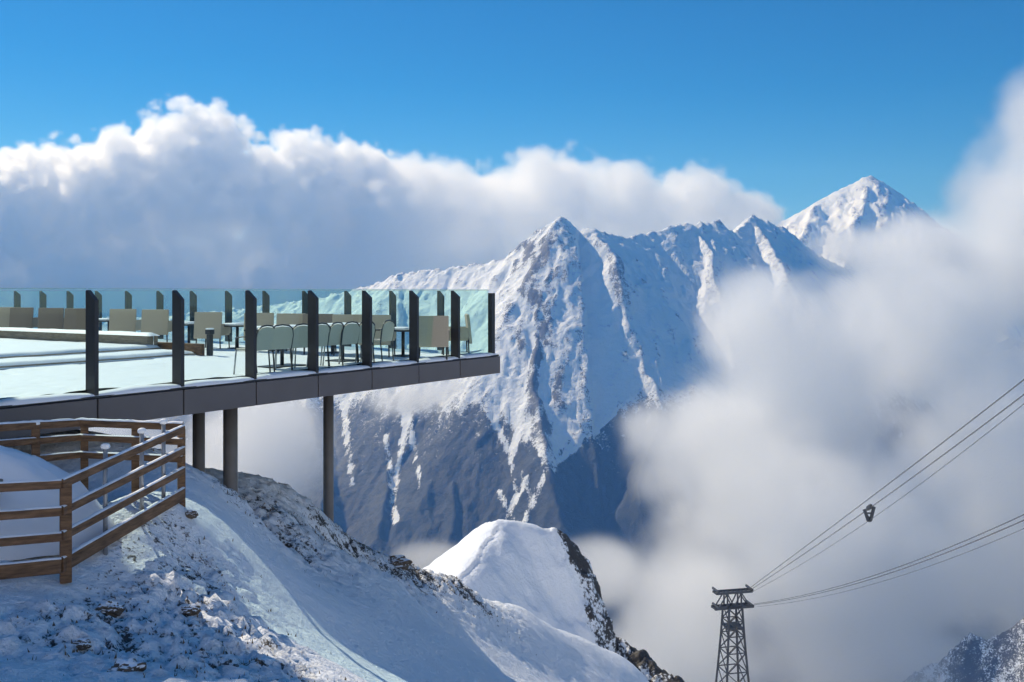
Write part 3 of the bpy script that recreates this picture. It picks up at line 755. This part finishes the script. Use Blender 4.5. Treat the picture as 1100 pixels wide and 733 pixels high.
# ------------------------------------------------------------------ ropeway
TY = 190.0
tw = at(787,635,TY); tb_ = at(787,880,TY)
tower = tag(empty('ropeway_tower', (tw.x, TY, tb_.z)), 'dark steel lattice ropeway tower with a wide double crossarm standing in mist', 'tower')
H = tw.z-tb_.z; u = TY/F
rot = Matrix.Rotation(.22, 4, 'Z')
def P(x, y, z): return rot @ Vector((x, y, z))
def half(z):                                  # half width of the shaft
    t = (H-z)/H; return .5*(14*u)+(t**1.3)*19*u
mb = MB(); levels = [0]; z = 0
while z < H-4: z += max(2.2, half(z)*1.7); levels.append(min(z, H-4*u))
cs4 = [(-1,-1),(1,-1),(1,1),(-1,1)]
for sx, sy in cs4:
    m = MB(); 
    for z0_, z1_ in zip(levels, levels[1:]): m.beam(P(sx*half(z0_), sy*half(z0_), z0_), P(sx*half(z1_), sy*half(z1_), z1_), .34, .34)
    m.build('leg', M['tower'], tower)
for z0_, z1_ in zip(levels, levels[1:]):
    for (a0, a1) in zip(cs4, cs4[1:]+cs4[:1]):
        h0, h1 = half(z0_), half(z1_)
        mb.beam(P(a0[0]*h0,a0[1]*h0,z0_), P(a1[0]*h1,a1[1]*h1,z1_), .15, .15); mb.beam(P(a1[0]*h0,a1[1]*h0,z0_), P(a0[0]*h1,a0[1]*h1,z1_), .15, .15)
        mb.beam(P(a0[0]*h1,a0[1]*h1,z1_), P(a1[0]*h1,a1[1]*h1,z1_), .18, .18)
mb.build('bracing', M['tower'], tower)
hw = 22*u; yy_ = .8
for nm, z, th, hw_ in (('upper_crossarm', H-.1, .42, 21*u), ('lower_crossarm', H-16.5*u, .55, 22.5*u)):
    m = MB()
    for y in (-yy_, yy_): m.beam(P(-hw_,y,z), P(hw_,y,z), .3, th)
    for k in range(9): x = -hw_+k*hw_/4; m.beam(P(x,-yy_,z), P(x,yy_,z), .2, .2)
    m.build(nm, M['tower'], tower)
m = MB()
for y in (-yy_, yy_):
    xs_ = [-18*u,-8*u,0,8*u,18*u]
    for i, (x0,x1) in enumerate(zip(xs_, xs_[1:])):
        up_ = i%2 == 0
        m.beam(P(x0,y,H-(16*u if up_ else 1*u)), P(x1,y,H-(1*u if up_ else 16*u)), .2, .2)
    for x in (-8*u, 8*u): m.beam(P(x,y,H-16*u), P(x,y,H), .28, .28)
m.build('truss', M['tower'], tower)
for sx in (-1, 1):
    for z in (H+.35, H-14.8*u):
        m = MB(); m.beam(P(sx*19.5*u,-1.5,z), P(sx*19.5*u,1.5,z+.1), .4, .4, bev=.1); m.build('cable_saddle', M['tower'], tower)
m = MB(); m.box(P(0,0,H-38*u), (half(H-38*u)*2.2, half(H-38*u)*2.2, .25)); m.build('work_platform', M['tower'], tower)

def cable(name, pts, r, label, group):
    """pts (px,py,Y); 1/Y runs linearly along the picture so that the plan is straight"""
    P3 = [at(*p) for p in pts]
    # quadratic through the three points
    n = 60; out = []
    xs3 = [p[0] for p in pts]
    Y0, Y1 = pts[0][2], pts[-1][2]
    for k in range(n+1):
        t = k/n; Y = Y0+(Y1-Y0)*t
        X = P3[0].x+(P3[-1].x-P3[0].x)*t
        px = CX+F*X/Y
        py = sum(pts[i][1]*np.prod([(px-xs3[j])/(xs3[i]-xs3[j]) for j in range(len(pts)) if j != i]) for i in range(len(pts)))
        out.append(at(px, py, Y))
    m = MB(); m.tube(out, r, 6)
    o = m.build(name, M['cable']); tag(o, label, 'cable', group)
    return out
G1 = 'upper bundle of ropeway cables'; G2 = 'lower bundle of ropeway cables'
YE = 62.0
ca = cable('ropeway_cable', [(804,633,TY),(940,531,0),(1100,408,0),(1300,246,YE)], .055, 'topmost thick cable of the upper bundle rising from the tower', G1)
cb = cable('ropeway_cable', [(806,634,TY),(940,542,0),(1100,424,0),(1300,268,YE)], .055, 'middle thick cable of the upper bundle, carrying the trolley', G1)
cable('ropeway_cable', [(806,637,TY),(940,555,0),(1100,434,0),(1300,272,YE)], .034, 'thin lowest haul cable of the upper bundle', G1)
cable('ropeway_cable', [(810,649,TY),(940,618,0),(1100,553,0),(1300,458,YE)], .045, 'topmost cable of the lower bundle', G2)
cable('ropeway_cable', [(810,650,TY),(940,621,0),(1100,559,0),(1300,467,YE)], .05, 'middle cable of the lower bundle', G2)
cable('ropeway_cable', [(812,652,TY),(940,627,0),(1100,568,0),(1300,474,YE)], .028, 'thin lowest cable of the lower bundle', G2)
# trolley on the upper bundle
best = min(cb, key=lambda p: abs(CX+F*p.x/p.y-934))
k = best.y/F
nx = min(range(len(cb)), key=lambda i: (cb[i]-best).length)
dirc = (cb[nx+1]-cb[nx]).normalized()
tr = tag(empty('cable_trolley', best), 'small dark trolley with a forked hanger riding on the upper cables', 'trolley')
m = MB(); m.beam(dirc*(-6*k), dirc*(6*k), .34, .26, bev=.05); m.build('carriage_frame', M['tower'], tr)
for i in (-1,-.35,.35,1):
    c0 = dirc*(5*k*i)+Vector((0,0,.18)); s_ = Vector((-dirc.y,dirc.x,0)).normalized()
    m = MB(); m.tube([c0-s_*.12, c0+s_*.12], .26, 14); m.build('wheel', M['tower'], tr)
for s in (-1, 1):
    m = MB(); m.beam(Vector((s*5.2*k,0,.6*k+s*1.5*k)), Vector((s*1.3*k,0,-13*k)), .3, .34); m.build('hanger_arm', M['tower'], tr)
m = MB(); m.box((0,0,-13.2*k), (4.0*k,.4,2.0*k), bev=.05); m.build('hanger_block', M['tower'], tr)
m = MB(); m.beam(Vector((-4*k,0,-5*k)), Vector((4*k,0,-5*k)), .2, .2); m.beam(Vector((-5.5*k,.2,-2*k)), Vector((1*k,.2,-12*k)), .22, .25); m.build('crossbar', M['tower'], tr)

# ------------------------------------------------------------------ clouds: fog volumes evaluated on a grid
def cloud_mat(name, dens, g):
    m = bpy.data.materials.new(name); m.use_nodes = True; nt = m.node_tree; nt.nodes.clear()
    pv = nt.nodes.new('ShaderNodeVolumePrincipled'); mo = nt.nodes.new('ShaderNodeOutputMaterial'); nt.links.new(pv.outputs[0], mo.inputs['Volume'])
    pv.inputs['Color'].default_value = (1,1,1,1); pv.inputs['Density'].default_value = dens; pv.inputs['Anisotropy'].default_value = g
    return m
def cloud(name, ells, lo, hi, vox, dens, label, cat, nscale, amp=.8, soft=.22, g=.25, seed=0, vamp=.35, rgh=.68, bias=0.0, thin=1.0):
    """ells: (px,py,Y,rx,ry[,ry_depth]) radii in photo pixels at that distance, depth radius in metres"""
    ng = bpy.data.node_groups.new(name, 'GeometryNodeTree'); ng.interface.new_socket('Geometry', in_out='OUTPUT', socket_type='NodeSocketGeometry')
    nd, L = ng.nodes.new, ng.links.new
    pos = nd('GeometryNodeInputPosition').outputs[0]
    # gentle domain warp
    wn = nd('ShaderNodeTexNoise'); wn.inputs['Scale'].default_value = 1/(nscale*1.6); wn.inputs['Detail'].default_value = 1
    L(pos, wn.inputs['Vector'])
    ws = nd('ShaderNodeVectorMath'); ws.operation = 'SUBTRACT'; L(wn.outputs['Color'], ws.inputs[0]); ws.inputs[1].default_value = (.5,.5,.5)
    wm = nd('ShaderNodeVectorMath'); wm.operation = 'MULTIPLY_ADD'; L(ws.outputs[0], wm.inputs[0]); wm.inputs[1].default_value = (nscale*.35,)*3; L(pos, wm.inputs[2])
    wp = wm.outputs[0]
    cur = None
    for e in ells:
        px, py, Y, rx, ry = e[:5]; c = at(px, py, Y); k = Y/F
        r = (rx*k, e[5]*thin, ry*k)
        q = nd('ShaderNodeVectorMath'); q.operation = 'MULTIPLY_ADD'; L(wp, q.inputs[0]); q.inputs[1].default_value = [1/x for x in r]; q.inputs[2].default_value = [-c[i]/r[i] for i in range(3)]
        ln = nd('ShaderNodeVectorMath'); ln.operation = 'LENGTH'; L(q.outputs[0], ln.inputs[0])
        if cur is None: cur = ln.outputs['Value']
        else:
            mn = nd('ShaderNodeMath'); mn.operation = 'SMOOTH_MIN'; mn.inputs[2].default_value = .15; L(cur, mn.inputs[0]); L(ln.outputs['Value'], mn.inputs[1]); cur = mn.outputs[0]
    n = nd('ShaderNodeTexNoise'); n.inputs['Scale'].default_value = 1/nscale; n.inputs['Detail'].default_value = 5; n.inputs['Roughness'].default_value = rgh
    L(wp, n.inputs['Vector'])
    v = nd('ShaderNodeTexVoronoi'); v.feature = 'F1'; v.inputs['Scale'].default_value = 2.2/nscale; v.inputs['Detail'].default_value = 1
    L(wp, v.inputs['Vector'])
    def mth(op, a, b_, c=None):
        x = nd('ShaderNodeMath'); x.operation = op
        for i, s in enumerate((a, b_, c)):
            if s is None: continue
            if isinstance(s, (int, float)): x.inputs[i].default_value = s
            else: L(s, x.inputs[i])
        return x.outputs[0]
    f = mth('SUBTRACT', 1.0+bias, cur)
    f = mth('ADD', f, mth('MULTIPLY', mth('SUBTRACT', n.outputs['Fac'], .5), amp))
    f = mth('ADD', f, mth('MULTIPLY', mth('SUBTRACT', .42, v.outputs['Distance']), vamp))
    f = mth('MINIMUM', f, mth('MULTIPLY', mth('SUBTRACT', 1.06+bias, cur), 1.0))
    mr = nd('ShaderNodeMapRange'); mr.interpolation_type = 'SMOOTHSTEP'; mr.inputs['From Min'].default_value = 0; mr.inputs['From Max'].default_value = soft
    L(f, mr.inputs['Value'])
    vc = nd('GeometryNodeVolumeCube'); L(mr.outputs['Result'], vc.inputs['Density'])
    vc.inputs['Min'].default_value = lo; vc.inputs['Max'].default_value = hi
    for i, k in enumerate('XYZ'): vc.inputs['Resolution '+k].default_value = max(4, int((hi[i]-lo[i])/vox))
    sm = nd('GeometryNodeSetMaterial'); sm.inputs['Material'].default_value = cloud_mat(name, dens, g)
    L(vc.outputs[0], sm.inputs[0]); out = nd('NodeGroupOutput'); L(sm.outputs[0], out.inputs[0])
    o = bpy.data.objects.new(name, bpy.data.volumes.new(name)); COL.objects.link(o)
    o.modifiers.new('fog', 'NODES').node_group = ng
    tag(o, label, cat, kind='stuff')
    return o
YA = 8200
cloud('cloud_bank', [(-110,250,YA,150,110,900),(30,235,YA,110,88,900),(130,215,YA,105,82,900),(212,195,YA,88,95,800),(340,222,YA,105,86,900),(410,240,YA,60,80,900),
      (120,330,YA,330,110,900),(300,460,YA-900,330,130,700)],
      (-6200,6700,-2100), (-300,9400,2000), 24, .012, 'tall white cumulus bank with a dark grey underside behind the terrace', 'cloud', 420, amp=.9, soft=.08, seed=1.3, g=.5, vamp=.4, rgh=.62, thin=.72)
cloud('cloud_bank', [(440,235,YA-200,90,82,700),(505,240,YA,90,80,700),(585,228,YA,90,78,700),(665,232,YA,80,68,600),(745,224,YA,66,54,500),(800,232,YA,46,30,400),(430,310,YA-300,200,70,600),(600,290,YA,200,70,600)],
      (-2200,6900,-700), (2600,9300,1900), 26, .006, 'softer pale cloud bank directly behind the mountain ridge', 'cloud', 420, amp=.95, soft=.18, seed=2.3, g=.5)
YB = 2400
cloud('cloud_mist', [(800,345,YB,72,85,420),(870,400,YB,120,130,500),(985,350,YB+200,120,120,600),(1110,255,YB+300,100,165,600),(1130,130,YB+300,70,90,400),(770,480,YB,115,105,450),(900,600,YB-300,240,170,500),(730,650,YB-500,105,85,350),(1130,520,YB,220,230,700),(730,720,YB-450,150,80,420),(950,720,YB-450,190,75,420),(700,465,YB,48,46,250),(648,618,YB-400,62,44,250),(1000,262,YB+300,80,46,400),(930,268,YB+300,90,32,300)],
      (-100,1150,-1150), (2000,3500,900), 12.5, .012, 'thick white mist filling the right of the valley behind the tower', 'mist', 250, amp=1.0, soft=.55, seed=4.1, vamp=.25, g=.5, rgh=.68, thin=.6)
cloud('valley_mist', [(278,480,2700,100,100,300),(200,560,2500,130,100,300),(60,480,2600,160,120,300),(440,430,3000,66,24,200),(640,600,2800,60,30,200),(460,600,2900,60,24,150),(480,418,3050,25,16,150)],
      (-1500,2350,-1000), (500,3350,-100), 18, .008, 'thin drifting mist hanging in the valley below the platform', 'mist', 200, amp=.9, soft=.6, seed=7.7, vamp=.15)

# ------------------------------------------------------------------ air
mb = MB(); mb.box((0, 3500, 50), (16000, 17000, 2900))
m = bpy.data.materials.new('air'); m.use_nodes = True; nt = m.node_tree; nt.nodes.clear()
pv = nt.nodes.new('ShaderNodeVolumePrincipled'); mo = nt.nodes.new('ShaderNodeOutputMaterial'); nt.links.new(pv.outputs[0], mo.inputs['Volume'])
pv.inputs['Color'].default_value = (.16,.42,1,1); pv.inputs['Density'].default_value = 8.0e-5; pv.inputs['Absorption Color'].default_value = (1,1,1,1); pv.inputs['Anisotropy'].default_value = .2
USE_HAZE = True
if USE_HAZE: tag(mb.build('haze', m), 'faint blue air between the camera and the mountains', 'haze', kind='stuff')
